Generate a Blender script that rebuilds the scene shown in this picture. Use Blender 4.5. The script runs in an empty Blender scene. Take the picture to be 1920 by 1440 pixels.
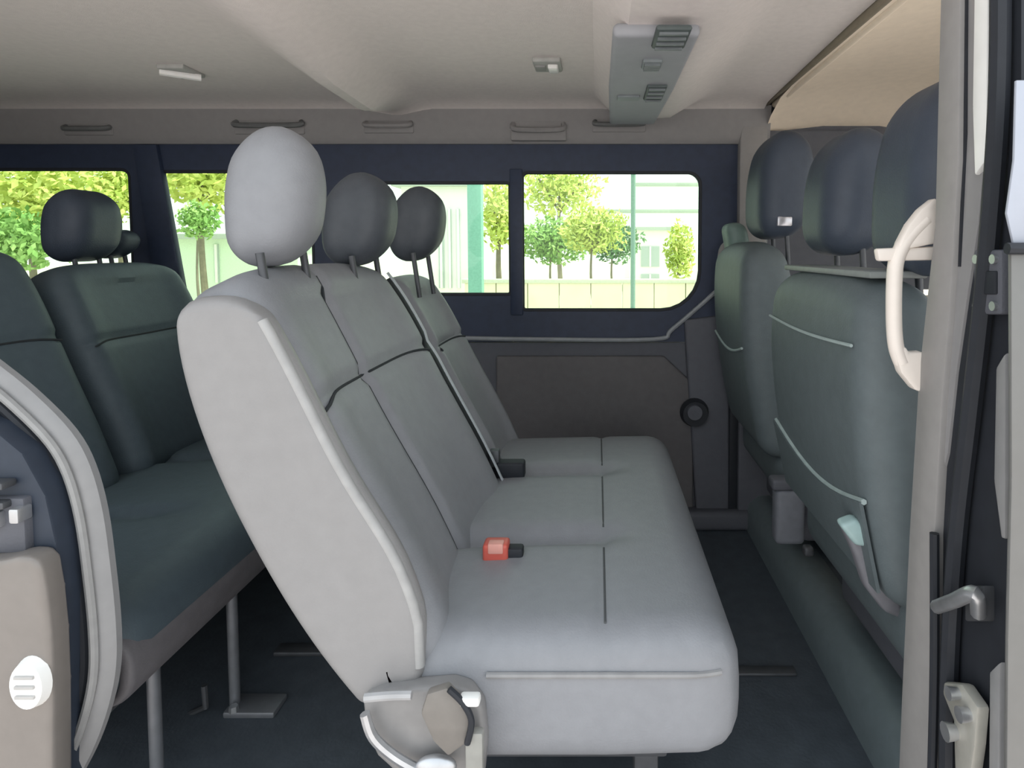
import bpy, bmesh, math, random
from mathutils import Vector, Matrix, noise
R = math.radians
C = bpy.context.scene.collection
# ---------------- camera, world, exposure ----------------
F = 1150.0; CX, CY = 1120.0, 530.0; PITCH = R(3.0); H = 1.0      # van floor is z = 0, eye 1 m above it
cam_d = bpy.data.cameras.new('camera'); cam = bpy.data.objects.new('camera', cam_d); C.objects.link(cam)
cam.location = (0, 0, H); cam.rotation_euler = (math.pi/2 - PITCH, 0, 0)
cam_d.sensor_width = 36; cam_d.lens = F/1920*36
cam_d.shift_x = (960-CX)/1920; cam_d.shift_y = (CY-720)/1920; cam_d.clip_start = .02; cam_d.clip_end = 400
bpy.context.scene.camera = cam
w = bpy.data.worlds.new('sky'); bpy.context.scene.world = w; w.use_nodes = True
nt = w.node_tree; bg = nt.nodes['Background']
tc = nt.nodes.new('ShaderNodeTexCoord'); sx = nt.nodes.new('ShaderNodeSeparateXYZ'); rp = nt.nodes.new('ShaderNodeValToRGB')
nt.links.new(tc.outputs['Generated'], sx.inputs[0]); nt.links.new(sx.outputs['Z'], rp.inputs[0]); nt.links.new(rp.outputs[0], bg.inputs[0])
rp.color_ramp.elements[0].position = 0; rp.color_ramp.elements[0].color = (.98, 1, .98, 1)
rp.color_ramp.elements[1].position = 1; rp.color_ramp.elements[1].color = (.80, .90, 1, 1)
bg.inputs[1].default_value = 1.55
sun_d = bpy.data.lights.new('sun', 'SUN'); sun_d.energy = 5.0; sun_d.angle = R(6); sun_d.color = (1, .91, .82)
sun = bpy.data.objects.new('sun', sun_d); C.objects.link(sun); sun.rotation_euler = (0, R(27), 0)
vs = bpy.context.scene.view_settings
vs.view_transform = 'Standard'; vs.look = 'None'; vs.gamma = 1; vs.use_curve_mapping = False; vs.exposure = 0.26

def at(px, py, d):
    u = (px-CX)/F; v = (CY-py)/F; s, c = math.sin(PITCH), math.cos(PITCH)
    dy = c + v*s; dz = -s + v*c; k = d/dy
    return Vector((u*k, d, H + dz*k))

# ---------------- materials ----------------
MATS = {}
def mat(name, col, rough=.6, metal=0, var=.08, scale=40, bump=.0, bscale=300, spec=.4, trans=0, emit=None, sheen=0):
    if name in MATS: return MATS[name]
    m = bpy.data.materials.new(name); m.use_nodes = True; n = m.node_tree; b = n.nodes['Principled BSDF']
    b.inputs['Roughness'].default_value = rough; b.inputs['Metallic'].default_value = metal
    b.inputs['Specular IOR Level'].default_value = spec
    t = n.nodes.new('ShaderNodeTexCoord'); z = n.nodes.new('ShaderNodeTexNoise'); z.inputs['Scale'].default_value = scale; z.inputs['Detail'].default_value = 4
    n.links.new(t.outputs['Object'], z.inputs['Vector'])
    r = n.nodes.new('ShaderNodeValToRGB'); r.color_ramp.elements[0].position = .3; r.color_ramp.elements[1].position = .7
    r.color_ramp.elements[0].color = tuple(max(0, c*(1-var)) for c in col)+(1,)
    r.color_ramp.elements[1].color = tuple(min(1, c*(1+var)) for c in col)+(1,)
    n.links.new(z.outputs['Fac'], r.inputs[0]); n.links.new(r.outputs[0], b.inputs['Base Color'])
    if bump:
        z2 = n.nodes.new('ShaderNodeTexNoise'); z2.inputs['Scale'].default_value = bscale; z2.inputs['Detail'].default_value = 3
        n.links.new(t.outputs['Object'], z2.inputs['Vector'])
        bp = n.nodes.new('ShaderNodeBump'); bp.inputs['Strength'].default_value = bump; bp.inputs['Distance'].default_value = .002
        n.links.new(z2.outputs['Fac'], bp.inputs['Height']); n.links.new(bp.outputs[0], b.inputs['Normal'])
    if trans: b.inputs['Transmission Weight'].default_value = trans
    if sheen: b.inputs['Sheen Weight'].default_value = sheen
    MATS[name] = m; return m
def glass(name, tint):
    m = bpy.data.materials.new(name); m.use_nodes = True; n = m.node_tree
    n.nodes.remove(n.nodes['Principled BSDF']); o = n.nodes['Material Output']
    t = n.nodes.new('ShaderNodeBsdfTransparent'); g = n.nodes.new('ShaderNodeBsdfGlossy'); f = n.nodes.new('ShaderNodeFresnel'); mx = n.nodes.new('ShaderNodeMixShader')
    t.inputs[0].default_value = tint+(1,); g.inputs['Roughness'].default_value = .03; f.inputs[0].default_value = 1.35
    n.links.new(f.outputs[0], mx.inputs[0]); n.links.new(t.outputs[0], mx.inputs[1]); n.links.new(g.outputs[0], mx.inputs[2]); n.links.new(mx.outputs[0], o.inputs[0])
    return m
GREY = mat('grey_vinyl', (.255, .264, .285), .50, var=.04, bump=.25, spec=.35)
SIDE = mat('grey_vinyl_side', (.27, .266, .268), .42, var=.03, bump=.2, spec=.4)
CHAR = mat('charcoal_vinyl', (.08, .108, .128), .55, var=.06, bump=.3, spec=.35)
CHARF = mat('charcoal_front', (.11, .135, .145), .55, var=.06, bump=.3, spec=.35)
NAVY = mat('dark_headrest', (.055, .07, .098), .5, var=.06, bump=.3)
THREAD = mat('dark_thread', (.03, .035, .04), .8)
THREADL = mat('pale_thread', (.35, .42, .42), .7)
PLAST = mat('charcoal_plastic', (.105, .11, .13), .6, var=.05, bump=.3)
PLASTW = mat('warm_grey_plastic', (.13, .125, .13), .7, var=.05, bump=.3)
FRAME = mat('navy_frame', (.03, .042, .078), .5, var=.1)
RUBBER = mat('black_rubber', (.02, .023, .03), .6, var=.1)
FLOOR = mat('floor_vinyl', (.075, .09, .108), .65, var=.12, scale=25, bump=.4, bscale=120)
HEAD = mat('headliner', (.80, .735, .71), .9, var=.03, scale=60, bump=.3, bscale=500)
CABH = mat('cab_headliner', (.93, .80, .65), .9, var=.03, bump=.2)
TRIM = mat('grey_trim', (.28, .27, .27), .7, var=.04)
PILLAR = mat('pale_pillar', (.30, .29, .285), .6, var=.04)
PAINT = mat('champagne_paint', (.33, .325, .33), .3, metal=.25, var=.03)
PAINTD = mat('seal_grey', (.27, .27, .275), .45, var=.05)
METAL = mat('bare_metal', (.55, .56, .58), .35, metal=.8, var=.1)
METALD = mat('dull_metal', (.10, .105, .115), .5, metal=.5, var=.1)
IVORY = mat('ivory_plastic', (.85, .78, .72), .4, var=.02)
WHITE = mat('white_plastic', (.9, .9, .88), .4, var=.02)
RED = mat('red_plastic', (.62, .12, .09), .4, var=.05)
BELT = mat('belt_webbing', (.50, .54, .58), .6, var=.08, scale=200)
CONS = mat('console_grey', (.36, .37, .40), .7, var=.03)
VENT = mat('vent_dark', (.09, .11, .11), .6)
GLASS = glass('tinted_glass', (.88, .98, .89)); CLEAR = glass('clear_glass', (.97, .98, .97))

# ---------------- helpers ----------------
def obj(name, bm, m, parent=None, smooth=True, mats=None):
    me = bpy.data.meshes.new(name)
    bmesh.ops.remove_doubles(bm, verts=bm.verts, dist=1e-6)
    bmesh.ops.recalc_face_normals(bm, faces=bm.faces)
    if smooth:
        for f in bm.faces: f.smooth = True
        for e in bm.edges:
            if len(e.link_faces) == 2 and e.calc_face_angle(0) > R(38): e.smooth = False
    if parent is not None:
        o0 = WL[parent.name]; bmesh.ops.translate(bm, verts=bm.verts, vec=-o0)
    bm.to_mesh(me); bm.free(); me.materials.append(m)
    o = bpy.data.objects.new(name, me); C.objects.link(o)
    if parent is not None: o.parent = parent; WL[o.name] = WL[parent.name].copy()
    else: WL[o.name] = Vector()
    return o
WL = {}
def thing(name, label, cat, loc, group=None):
    o = bpy.data.objects.new(name, None); C.objects.link(o); o.location = loc; WL[o.name] = Vector(loc)
    o.empty_display_size = .05
    o['label'] = label; o['category'] = cat
    if group: o['group'] = group
    return o
def tag(o, label, cat, group=None, kind=None):
    o['label'] = label; o['category'] = cat
    if group: o['group'] = group
    if kind: o['kind'] = kind
    return o
def struct(name, bm, m, parent=None, smooth=False, label=None, cat=None):
    o = obj(name, bm, m, parent, smooth)
    if parent is None:
        o['kind'] = 'structure'
        if label: o['label'] = label; o['category'] = cat
    return o
def part(parent, name, bm, m, smooth=True, label=None):
    o = obj(name, bm, m, parent, smooth)
    if label: o['label'] = label
    return o

def box(bm, a, b, bev=0, seg=2):
    a = Vector(a); b = Vector(b); c = (a+b)/2; s = b-a
    r = bmesh.ops.create_cube(bm, size=1, matrix=Matrix.Translation(c) @ Matrix.Diagonal((abs(s.x), abs(s.y), abs(s.z), 1)))
    if bev:
        es = {e for v in r['verts'] for e in v.link_edges}
        bmesh.ops.bevel(bm, geom=list(es), offset=bev, segments=seg, affect='EDGES', profile=.5)
    return bm
def nbox(a, b, bev=0, seg=2): return box(bmesh.new(), a, b, bev, seg)
def prism(bm, pts, vec, bev=0, seg=2):
    """closed polygon pts extruded by vec"""
    vs_ = [bm.verts.new(p) for p in pts]; f = bm.faces.new(vs_)
    ex = bmesh.ops.extrude_face_region(bm, geom=[f]); nv = [g for g in ex['geom'] if isinstance(g, bmesh.types.BMVert)]
    bmesh.ops.translate(bm, verts=nv, vec=vec)
    if bev:
        es = {e for v in vs_+nv for e in v.link_edges}
        bmesh.ops.bevel(bm, geom=list(es), offset=bev, segments=seg, affect='EDGES', profile=.5, clamp_overlap=True)
    return bm
def spline(pts, n=8):
    P = [Vector(p) for p in pts]; out = []
    for i in range(len(P)-1):
        p0 = P[max(i-1, 0)]; p1 = P[i]; p2 = P[i+1]; p3 = P[min(i+2, len(P)-1)]
        for k in range(n):
            t = k/n
            out.append(.5*((2*p1)+(-p0+p2)*t+(2*p0-5*p1+4*p2-p3)*t*t+(-p0+3*p1-3*p2+p3)*t**3))
    out.append(P[-1]); return out
def tube(bm, pts, r, seg=8, flat=1.0, flat_dir=None, rs=None, caps=True):
    """tube along pts; flat scales the section along flat_dir"""
    pts = [Vector(p) for p in pts]; rings = []; up = Vector((0, 0, 1)); prev = None
    for i, p in enumerate(pts):
        t = (pts[min(i+1, len(pts)-1)]-pts[max(i-1, 0)]).normalized()
        if flat_dir is not None: a = Vector(flat_dir); a = (a-t*a.dot(t)).normalized()
        else:
            a = prev if prev is not None else (up if abs(t.dot(up)) < .9 else Vector((1, 0, 0)))
            a = (a-t*a.dot(t)).normalized()
        prev = a; b = t.cross(a); rr = rs[i] if rs else r
        rings.append([bm.verts.new(p+(a*math.cos(2*math.pi*k/seg)*flat+b*math.sin(2*math.pi*k/seg))*rr) for k in range(seg)])
    for A, B in zip(rings, rings[1:]):
        for k in range(seg): bm.faces.new((A[k], A[(k+1) % seg], B[(k+1) % seg], B[k]))
    if caps: bm.faces.new(rings[0][::-1]); bm.faces.new(rings[-1])
    return bm
def ntube(*a, **k): return tube(bmesh.new(), *a, **k)
def rbox(bm, h, r, n, fn, k=4):
    """rounded box: half extents h, radius r, n = inner segments per axis, fn maps local point (and inner-normal) to world"""
    def axis(hh, m):
        rr = min(r, hh*.98)
        l = [-hh + rr*(1-math.cos(math.pi/2*i/k)) for i in range(k)]
        mid = [-(hh-rr)+2*(hh-rr)*i/m for i in range(m+1)]
        return l+mid+[-v for v in l[::-1]]
    ax = [axis(h[i], n[i]) for i in range(3)]; cache = {}
    def V(i, j, l):
        key = (i, j, l)
        if key not in cache:
            p = Vector((ax[0][i], ax[1][j], ax[2][l]))
            q = Vector([max(-(h[a]-min(r, h[a]*.98)), min(h[a]-min(r, h[a]*.98), p[a])) for a in range(3)])
            d = p-q
            if d.length > 1e-9:
                rr = Vector([min(r, h[a]*.98) for a in range(3)]); dn = d.normalized()
                p = q+Vector([dn[a]*rr[a] for a in range(3)])
            cache[key] = bm.verts.new(fn(p))
        return cache[key]
    N = [len(a) for a in ax]
    for i in range(N[0]-1):
        for j in range(N[1]-1):
            for l in (0, N[2]-1): bm.faces.new((V(i, j, l), V(i+1, j, l), V(i+1, j+1, l), V(i, j+1, l)))
    for i in range(N[0]-1):
        for l in range(N[2]-1):
            for j in (0, N[1]-1): bm.faces.new((V(i, j, l), V(i+1, j, l), V(i+1, j, l+1), V(i, j, l+1)))
    for j in range(N[1]-1):
        for l in range(N[2]-1):
            for i in (0, N[0]-1): bm.faces.new((V(i, j, l), V(i, j+1, l), V(i, j+1, l+1), V(i, j, l+1)))
    return bm
def gauss(x, s): return math.exp(-(x/s)**2)

# =====================================================================
#  SETTING: van shell
# =====================================================================
WY = 2.2          # inner face of the far side wall
bm = bmesh.new(); box(bm, (-2.6, .80, -.06), (1.5, WY+.1, 0)); box(bm, (-.66, .60, -.30), (.47, .80, -.05))
struct('floor', bm, FLOOR)
# ceiling: headliner grid with roof bow and raised console field
def ceil_z(x, y):
    z = 1.515
    f = max(0, min(1, (2.22-y)/.35))*max(.12, min(1, (y-.9)/.7))            # bow fades at both ends
    wl = .14; wr = .11; t = x+.69
    if -wl < t < 0: z -= .10*f*(1+t/wl)
    elif 0 <= t < wr: z -= .10*f*(1-t/wr)
    if x > 0:
        a = min(1, max(0, (x+.0)/.05)); b = min(1, max(0, (.36-x)/.13)); z -= .078*min(a, b)*min(1, max(0, (2.12-y)/.12))
    if y > 2.08: z -= (y-2.08)**2*3
    z -= max(0, y-1.4)*.02
    return z
bm = bmesh.new(); xs = [-2.6+i*.035 for i in range(92)]; xs[-1] = .575; ys = [.70+i*.05 for i in range(31)]
xs = [x for x in xs if x <= .576]
g = [[bm.verts.new((x, y, ceil_z(x, y))) for y in ys] for x in xs]
for i in range(len(xs)-1):
    for j in range(len(ys)-1): bm.faces.new((g[i][j], g[i+1][j], g[i+1][j+1], g[i][j+1]))
c = struct('ceiling', bm, HEAD, smooth=True)
box_ = bmesh.new(); box(box_, (-2.62, .60, 1.56), (1.55, WY+.2, 1.60)); struct('ceiling_roof_panel', box_, PAINT)
# cab headliner in front of the seam, curving down to the windscreen
bm = bmesh.new(); prof = [(.59, 1.50), (.64, 1.512), (.8, 1.53), (1.0, 1.53), (1.2, 1.50), (1.38, 1.42)]
for y0, y1 in ((.70, WY+.02),):
    n = 14; G = []
    for (x, z) in prof:
        G.append([bm.verts.new((x, y0+(y1-y0)*k/n, z-(.10*max(0, (k/n-.8)/.2)**2))) for k in range(n+1)])
    for i in range(len(prof)-1):
        for k in range(n): bm.faces.new((G[i][k], G[i+1][k], G[i+1][k+1], G[i][k+1]))
struct('ceiling_cab_headliner', bm, CABH, smooth=True)
struct('trim_1', nbox((.577, .72, 1.497), (.589, WY-.02, 1.53), .004), mat('seam_brown', (.26, .225, .17), .8), smooth=True)
# raised bead beside the cab headliner seam
struct('trim_2', ntube([(.615, .75, 1.512), (.615, 2.15, 1.505)], .012, 10), CABH, smooth=True)

# far wall with window openings -----------------------------------
def zz(py, d=WY): return at(1000, py, d).z
def xx(px, py=450, d=WY): return at(px, py, d).x
ztop, zg0, zg1 = zz(272), zz(322), zz(582)
zsill = zz(640)
bm = bmesh.new()
box(bm, (-2.6, WY, 1.30), (.62, WY+.06, 1.56))                     # above the glass
box(bm, (.62, WY, .86), (1.22, WY+.06, 1.56)); box(bm, (1.22, WY, 1.44), (1.5, WY+.06, 1.56))
box(bm, (-2.6, WY, 0), (1.5, WY+.06, zz(640)-.005))                # below
struct('wall_far', bm, PLAST)
# cove trim strip above windows
bm = bmesh.new(); prism(bm, [(-2.6, 2.14, 1.50), (-2.6, 2.205, 1.52), (-2.6, 2.205, ztop), (-2.6, 2.175, ztop), (-2.6, 2.155, ztop+.02)], (3.20, 0, 0))
struct('trim_3', bm, TRIM, smooth=True)
# dark window surround made of pieces around real openings
def hole_panel(bm, outer, hole, y, th):
    """flat panel between an outer loop and a hole loop (same point count), thickness th"""
    n = len(outer); A = []
    for (loop, yy) in ((outer, y), (hole, y), (hole, y+th), (outer, y+th)):
        A.append([bm.verts.new((p[0], yy, p[1])) for p in loop])
    for a, b in ((0, 1), (1, 2), (2, 3), (3, 0)):
        for i in range(n):
            j = (i+1) % n; bm.faces.new((A[a][i], A[a][j], A[b][j], A[b][i]))
def rloop(x0, x1, z0, z1, r, n=6):
    """rounded loop, r = (bl, br, tr, tl)"""
    out = []
    for (cx, cz, rr, a0) in ((x0+r[0], z0+r[0], r[0], 180), (x1-r[1], z0+r[1], r[1], 270), (x1-r[2], z1-r[2], r[2], 0), (x0+r[3], z1-r[3], r[3], 90)):
        for k in range(n+1):
            a = R(a0+90*k/n); out.append((cx+rr*math.cos(a), cz+rr*math.sin(a)))
    return out
def window(idx, xo, zo, xi, zi, ro, ri, y=WY-.012, th=.05):
    bm = bmesh.new(); hole_panel(bm, rloop(xo[0], xo[1], zo[0], zo[1], ro), rloop(xi[0], xi[1], zi[0], zi[1], ri), y, th)
    wo = struct('window_%d' % idx, bm, FRAME, smooth=True)
    lp = rloop(xi[0]-.006, xi[1]+.006, zi[0]-.006, zi[1]+.006, ri)
    bm = bmesh.new(); prism(bm, [(p[0], y+.03, p[1]) for p in lp], (0, .005, 0)); part(wo, 'pane', bm, GLASS, False)
    lp = rloop(xi[0], xi[1], zi[0], zi[1], ri); P = [Vector((p[0], y+.004, p[1])) for p in lp]; P.append(P[0]); P.append(P[1])
    part(wo, 'seal', ntube(P, .007, 6, caps=False), RUBBER)
    return wo
zb = zz(640)
# window 1: front pane of the middle window, big lower right radius
w1 = window(1, (xx(962), xx(1386)), (zb, ztop), (xx(980), xx(1312)), (zz(581), zz(324)), (.005, .19, .01, .005), (.012, .14, .045, .02))
w2 = window(2, (xx(598), xx(962)), (zb, ztop), (xx(640), xx(958)), (zz(552), zz(343)), (.005, .005, .005, .005), (.03, .012, .012, .03), th=.06)
w3 = window(3, (xx(292), xx(598)), (zb, ztop), (xx(294), xx(590)), (zz(580), zz(322)), (.005,)*4, (.03, .03, .03, .02))
w4 = window(4, (xx(-420), xx(292)), (zb, ztop), (xx(-380), xx(252)), (zz(600), zz(318)), (.005,)*4, (.03, .03, .03, .02))
# vertical meeting stile between the panes
struct('trim_4', nbox((xx(958), WY-.022, zz(590)), (xx(981), WY+.01, zz(318)), .004), FRAME, smooth=True)
# slanting quarter pillar between rear panes
bm = bmesh.new(); P = [at(246, 270, WY-.03), at(292, 270, WY-.03), at(345, 560, WY-.03), at(460, 900, WY-.03), at(330, 900, WY-.03), at(292, 560, WY-.03)]
prism(bm, P, (0, .03, 0), .006); struct('trim_5', bm, FRAME, smooth=True)
# sill bead under the middle window, turning up at its front end
sp = spline([at(870, 634, WY-.02), at(1000, 636, WY-.02), at(1225, 636, WY-.02), at(1262, 616, WY-.02), at(1350, 540, WY-.02)], 6)
struct('trim_6', ntube(sp, .008, 8), mat('bead_grey', (.30, .32, .34), .4), smooth=True)
# lower corner panel filling outside the rounded window corner
bm = bmesh.new(); lo = [(xx(1240), zb), (xx(1388), zb), (xx(1388), zz(500)), (xx(1350), zz(545)), (xx(1310), zz(590))]
prism(bm, [(p[0], WY-.004, p[1]) for p in lo], (0, .03, 0)); struct('trim_7', bm, PLAST)
# door card relief on the wall below the window
wall = bpy.data.objects['wall_far']
bm = bmesh.new(); lo = [at(930, 668, WY-.018), at(1245, 668, WY-.018), at(1300, 720, WY-.018), at(1300, 1000, WY-.018), at(930, 1000, WY-.018)]
prism(bm, lo, (0, .02, 0), .008, 3); part(wall, 'trim_panel', bm, PLASTW, label='warm grey raised card panel')
bm = bmesh.new(); lo = [at(1283, 600, WY-.03), at(1368, 590, WY-.03), at(1368, 1030, WY-.03), at(1310, 1030, WY-.03)]
prism(bm, lo, (0, .03, 0), .01, 3); part(wall, 'pillar_cover', bm, PLAST)
bm = bmesh.new(); c0 = at(1303, 775, WY-.045)
M = Matrix.Translation(c0) @ Matrix.Rotation(R(90), 4, 'X')
bmesh.ops.create_cone(bm, cap_ends=True, segments=24, radius1=.052, radius2=.044, depth=.03, matrix=M)
part(wall, 'bolt_cover', bm, RUBBER)
bm = bmesh.new(); bmesh.ops.create_cone(bm, cap_ends=True, segments=24, radius1=.030, radius2=.026, depth=.03, matrix=Matrix.Translation(c0+Vector((-.004, -.012, .008))) @ Matrix.Rotation(R(90), 4, 'X'))
part(wall, 'bolt_cover_cap', bm, PLAST)
struct('trim_8', nbox((xx(1368), WY-.035, 0), (xx(1384), WY, zz(560)), .004), RUBBER, smooth=True)
# pale B-pillar cover on the far side
bm = bmesh.new(); P = [at(1388, 262, WY-.05), at(1395, 215, WY-.05), at(1440, 215, WY-.05), at(1438, 430, WY-.05), at(1425, 668, WY-.05), at(1372, 664, WY-.05), at(1366, 560, WY-.05), at(1386, 430, WY-.05)]
prism(bm, P, (0, .05, 0), .006, 2); struct('trim_9', bm, PILLAR, smooth=True)
struct('trim_10', nbox((xx(1384), WY-.045, 0), (xx(1640), WY, zz(664)), .01), PLAST, smooth=True)
struct('wall_far_front', nbox((xx(1436), WY-.02, .8), (1.02, WY+.04, 1.42)), PLAST)
struct('window_6', nbox((1.22, WY+.02, .86), (1.42, WY+.026, 1.44)), CLEAR)
# wheel-arch / skirting along the far wall floor
struct('baseboard_far', nbox((-.2, WY-.07, 0), (.60, WY, .07), .02, 3), PLAST, smooth=True)
# rear wall, front bulkhead, near wall parts outside the frame
struct('wall_rear', nbox((-2.66, .6, -.06), (-2.6, WY+.1, 1.56)), PLAST)
bm = bmesh.new(); box(bm, (1.42, .6, -.06), (1.5, WY+.1, .85)); struct('wall_front', bm, PLAST)
bm = bmesh.new(); prism(bm, [(1.50, .72, .85), (1.50, 2.18, .85), (1.38, 2.18, 1.42), (1.38, .72, 1.42)], (.006, 0, 0)); struct('window_5', bm, CLEAR)
bm = bmesh.new(); box(bm, (-2.6, .74, -.06), (-1.32, .84, .85)); box(bm, (-2.6, .74, 1.28), (-1.32, .84, 1.56)); box(bm, (-2.6, .74, .85), (-2.2, .84, 1.28)); struct('wall_near', bm, PLAST)

bm = bmesh.new(); prism(bm, [(1.44, .80, .50), (1.44, .80, .86), (1.12, .80, .84), (1.06, .80, .76), (1.12, .80, .50)], (0, 1.38, 0), .02, 3)
struct('trim_12', bm, mat('dash_bounce', (.68, .60, .48), .7), smooth=True)  # unseen pale dashboard, added to bounce sun onto the cab headliner
# ---- front seat plinth with rounded kick strip -------------------
bm = bmesh.new(); box(bm, (.60, .86, 0), (1.42, WY, .10)); struct('floor_cab', bm, FLOOR)
prof = [(.535, .0), (.535, .06), (.545, .095), (.575, .12), (.61, .125), (.66, .10), (.66, 0)]
bm = bmesh.new(); prism(bm, [(p[0], .90, p[1]) for p in prof], (0, 1.28, 0)); struct('trim_11', bm, mat('kick_teal', (.15, .185, .20), .45, var=.06), smooth=True)

# =====================================================================
#  DOOR OPENING, front jamb (right edge of the picture)
# =====================================================================
JX = .452
def xpl(px, py, x0):
    d = x0/((px-CX)/F)
    for _ in range(4):
        q = at(px, py, d); d *= x0/q.x
    return at(px, py, d)
bm = bmesh.new(); prism(bm, [xpl(px, py, JX+.012) for px, py in [(1774, -100), (1774, 300), (1762, 420), (1734, 700), (1714, 1000), (1702, 1300), (1694, 1560), (1915, 1560), (1915, -100)]], (.08, 0, 0)); jamb = struct('wall_right', bm, RUBBER)
def jpoly(name, pts, x0, th, m, bev=.003, label=None):
    """polygon on the jamb plane: pts are (px,py); depth solved on plane x = x0"""
    P = []
    for px, py in pts:
        d = x0/((px-CX)/F); 
        for _ in range(3):
            q = at(px, py, d); d *= x0/q.x
        q = at(px, py, d); P.append(Vector((x0, q.y, q.z)))
    bm = bmesh.new(); prism(bm, P, (th, 0, 0), bev, 2)
    return part(jamb, name, bm, m, label=label)
jpoly('inner_lining', [(1764, -60), (1800, -60), (1796, 300), (1778, 600), (1765, 760), (1752, 1000), (1748, 1500), (1682, 1500), (1690, 1300), (1704, 1000), (1722, 700), (1752, 420)], JX, .02, PILLAR, label='pale grey lining strip')
jpoly('painted_jamb', [(1797, -60), (1856, -60), (1852, 200), (1834, 420), (1812, 560), (1792, 700), (1776, 850), (1764, 900), (1775, 700), (1790, 400)], JX+.008, .02, PAINT, label='silver painted jamb face')
jpoly('jamb_groove', [(1808, -60), (1814, -60), (1812, 250), (1800, 500), (1796, 500), (1806, 250)], JX+.0065, .02, RUBBER, 0)
jpoly('painted_edge', [(1826, -60), (1852, -60), (1848, 300), (1826, 330), (1822, 200)], JX+.002, .02, WHITE, .003, 'white painted upper edge')
jpoly('door_runner', [(1866, 690), (1884, 660), (1884, 1010), (1876, 1010), (1862, 900)], JX+.004, .02, PAINTD, .003, 'pale runner strip tapering downward')
jpoly('lower_strip', [(1854, 1260), (1874, 1240), (1872, 1500), (1852, 1500)], JX+.004, .02, PAINTD, .003)
def jpt(px, py, x0=JX):
    d = x0/((px-CX)/F)
    for _ in range(3):
        q = at(px, py, d); d *= x0/q.x
    return at(px, py, d)
part(jamb, 'rubber_seal', ntube(spline([jpt(1876, -60), jpt(1872, 200), jpt(1850, 500), jpt(1822, 760), jpt(1795, 1000), jpt(1780, 1240), jpt(1776, 1500)], 6), .011, 8), RUBBER)
part(jamb, 'rubber_seal', ntube(spline([jpt(1752, 1000, JX-.004), jpt(1752, 1250, JX-.004), jpt(1746, 1500, JX-.004)], 6), .006, 8), RUBBER)
# latch plate, bolts
def jbox(name, px0, py0, px1, py1, x0, th, m, bev=.003, label=None): return jpoly(name, [(px0, py0), (px1, py0), (px1, py1), (px0, py1)], x0, th, m, bev, label)
lp = jbox('latch_plate', 1824, 468, 1878, 590, JX-.003, .02, PLAST, .004, 'dark latch plate with screw heads')
for (px, py) in ((1834, 486), (1866, 486), (1834, 574), (1866, 574)):
    bm = bmesh.new(); bmesh.ops.create_cone(bm, cap_ends=True, segments=12, radius1=.0055, radius2=.004, depth=.008, matrix=Matrix.Translation(jpt(px, py, JX-.004)) @ Matrix.Rotation(R(90), 4, 'Y'))
    part(lp, 'screw', bm, METAL)
jbox('latch_mouth', 1836, 508, 1866, 552, JX-.006, .02, RUBBER, .002)
# striker hook
p0 = jpt(1757, 1138, JX-.01); p1 = jpt(1790, 1126, JX-.02); p2 = jpt(1828, 1112, JX-.02); p3 = jpt(1834, 1150, JX-.005)
part(jamb, 'door_striker', ntube(spline([p0, p1, p2, p3], 6), .0085, 10), METAL, label='bright metal striker hook')
jbox('striker_base', 1808, 1098, 1842, 1165, JX-.002, .02, METALD, .003)
# lower hinge / roller bracket
jpoly('roller_bracket', [(1768, 1278), (1802, 1282), (1832, 1326), (1826, 1400), (1812, 1500), (1790, 1500), (1786, 1350), (1766, 1300)], JX-.012, .016, mat('bracket_beige', (.42, .41, .37), .45, metal=.3), .004, 'beige metal roller bracket')
for (px, py, r_) in ((1788, 1300, .008), (1782, 1372, .011), (1808, 1340, .009)):
    bm = bmesh.new(); bmesh.ops.create_cone(bm, cap_ends=True, segments=14, radius1=r_, radius2=r_*.8, depth=.014, matrix=Matrix.Translation(jpt(px, py, JX-.018)) @ Matrix.Rotation(R(90), 4, 'Y'))
    part(jamb, 'bracket_bolt', bm, METAL)
# outer body skin of the front door, with its glass above
bm = bmesh.new(); P = [at(1896, 470, .63), at(2200, 470, .63), at(2200, 1700, .63), at(1886, 1700, .63), at(1890, 1200, .63), at(1897, 900, .63)]
prism(bm, P, (0, .006, 0), .002, 2); fd = struct('door_1', bm, mat('door_silver', (.19, .19, .185), .35, metal=.2, var=.03), smooth=True)
bm = bmesh.new(); P = [at(1906, 150, .632), at(2200, 150, .632), at(2200, 462, .632), at(1902, 462, .632), at(1888, 400, .632), at(1902, 300, .632)]
prism(bm, P, (0, .004, 0), .001, 2); part(fd, 'window_surround', bm, mat('pale_window', (.42, .45, .52), .25, var=.02))
part(fd, 'window_seal', ntube([at(1888, 466, .627), at(2200, 466, .627)], .006, 8), RUBBER)

# =====================================================================
#  DOOR OPENING, rear jamb (lower left)
# =====================================================================
curve = [(-160, 640), (-60, 672), (0, 712), (60, 762), (118, 822), (150, 880), (172, 960), (186, 1060), (196, 1160), (197, 1240), (184, 1310), (160, 1380), (130, 1440), (90, 1510)]
cw = spline([at(px, py, .85) for px, py in curve], 4)
low = [p+Vector((0, .004, 0)) for p in cw] + [at(-160, 1540, .855)]
bm = bmesh.new(); prism(bm, [p+Vector((-.008, 0, -.004)) for p in low], (0, .012, 0)); lj = struct('wall_left', bm, RUBBER)
part(lj, 'door_seal', ntube(cw, .021, 10, flat=.8, flat_dir=(0, 1, 0)), PAINTD, label='pale grey seal around the opening')
part(lj, 'seal_lip', ntube([p+Vector((-.019, -.014, -.006)) for p in cw], .007, 8), RUBBER)
part(lj, 'seal_inner_bead', ntube([p+Vector((.0, -.02, .0)) for p in cw], .006, 8), mat('bead_pale', (.3, .3, .3), .5))
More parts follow.
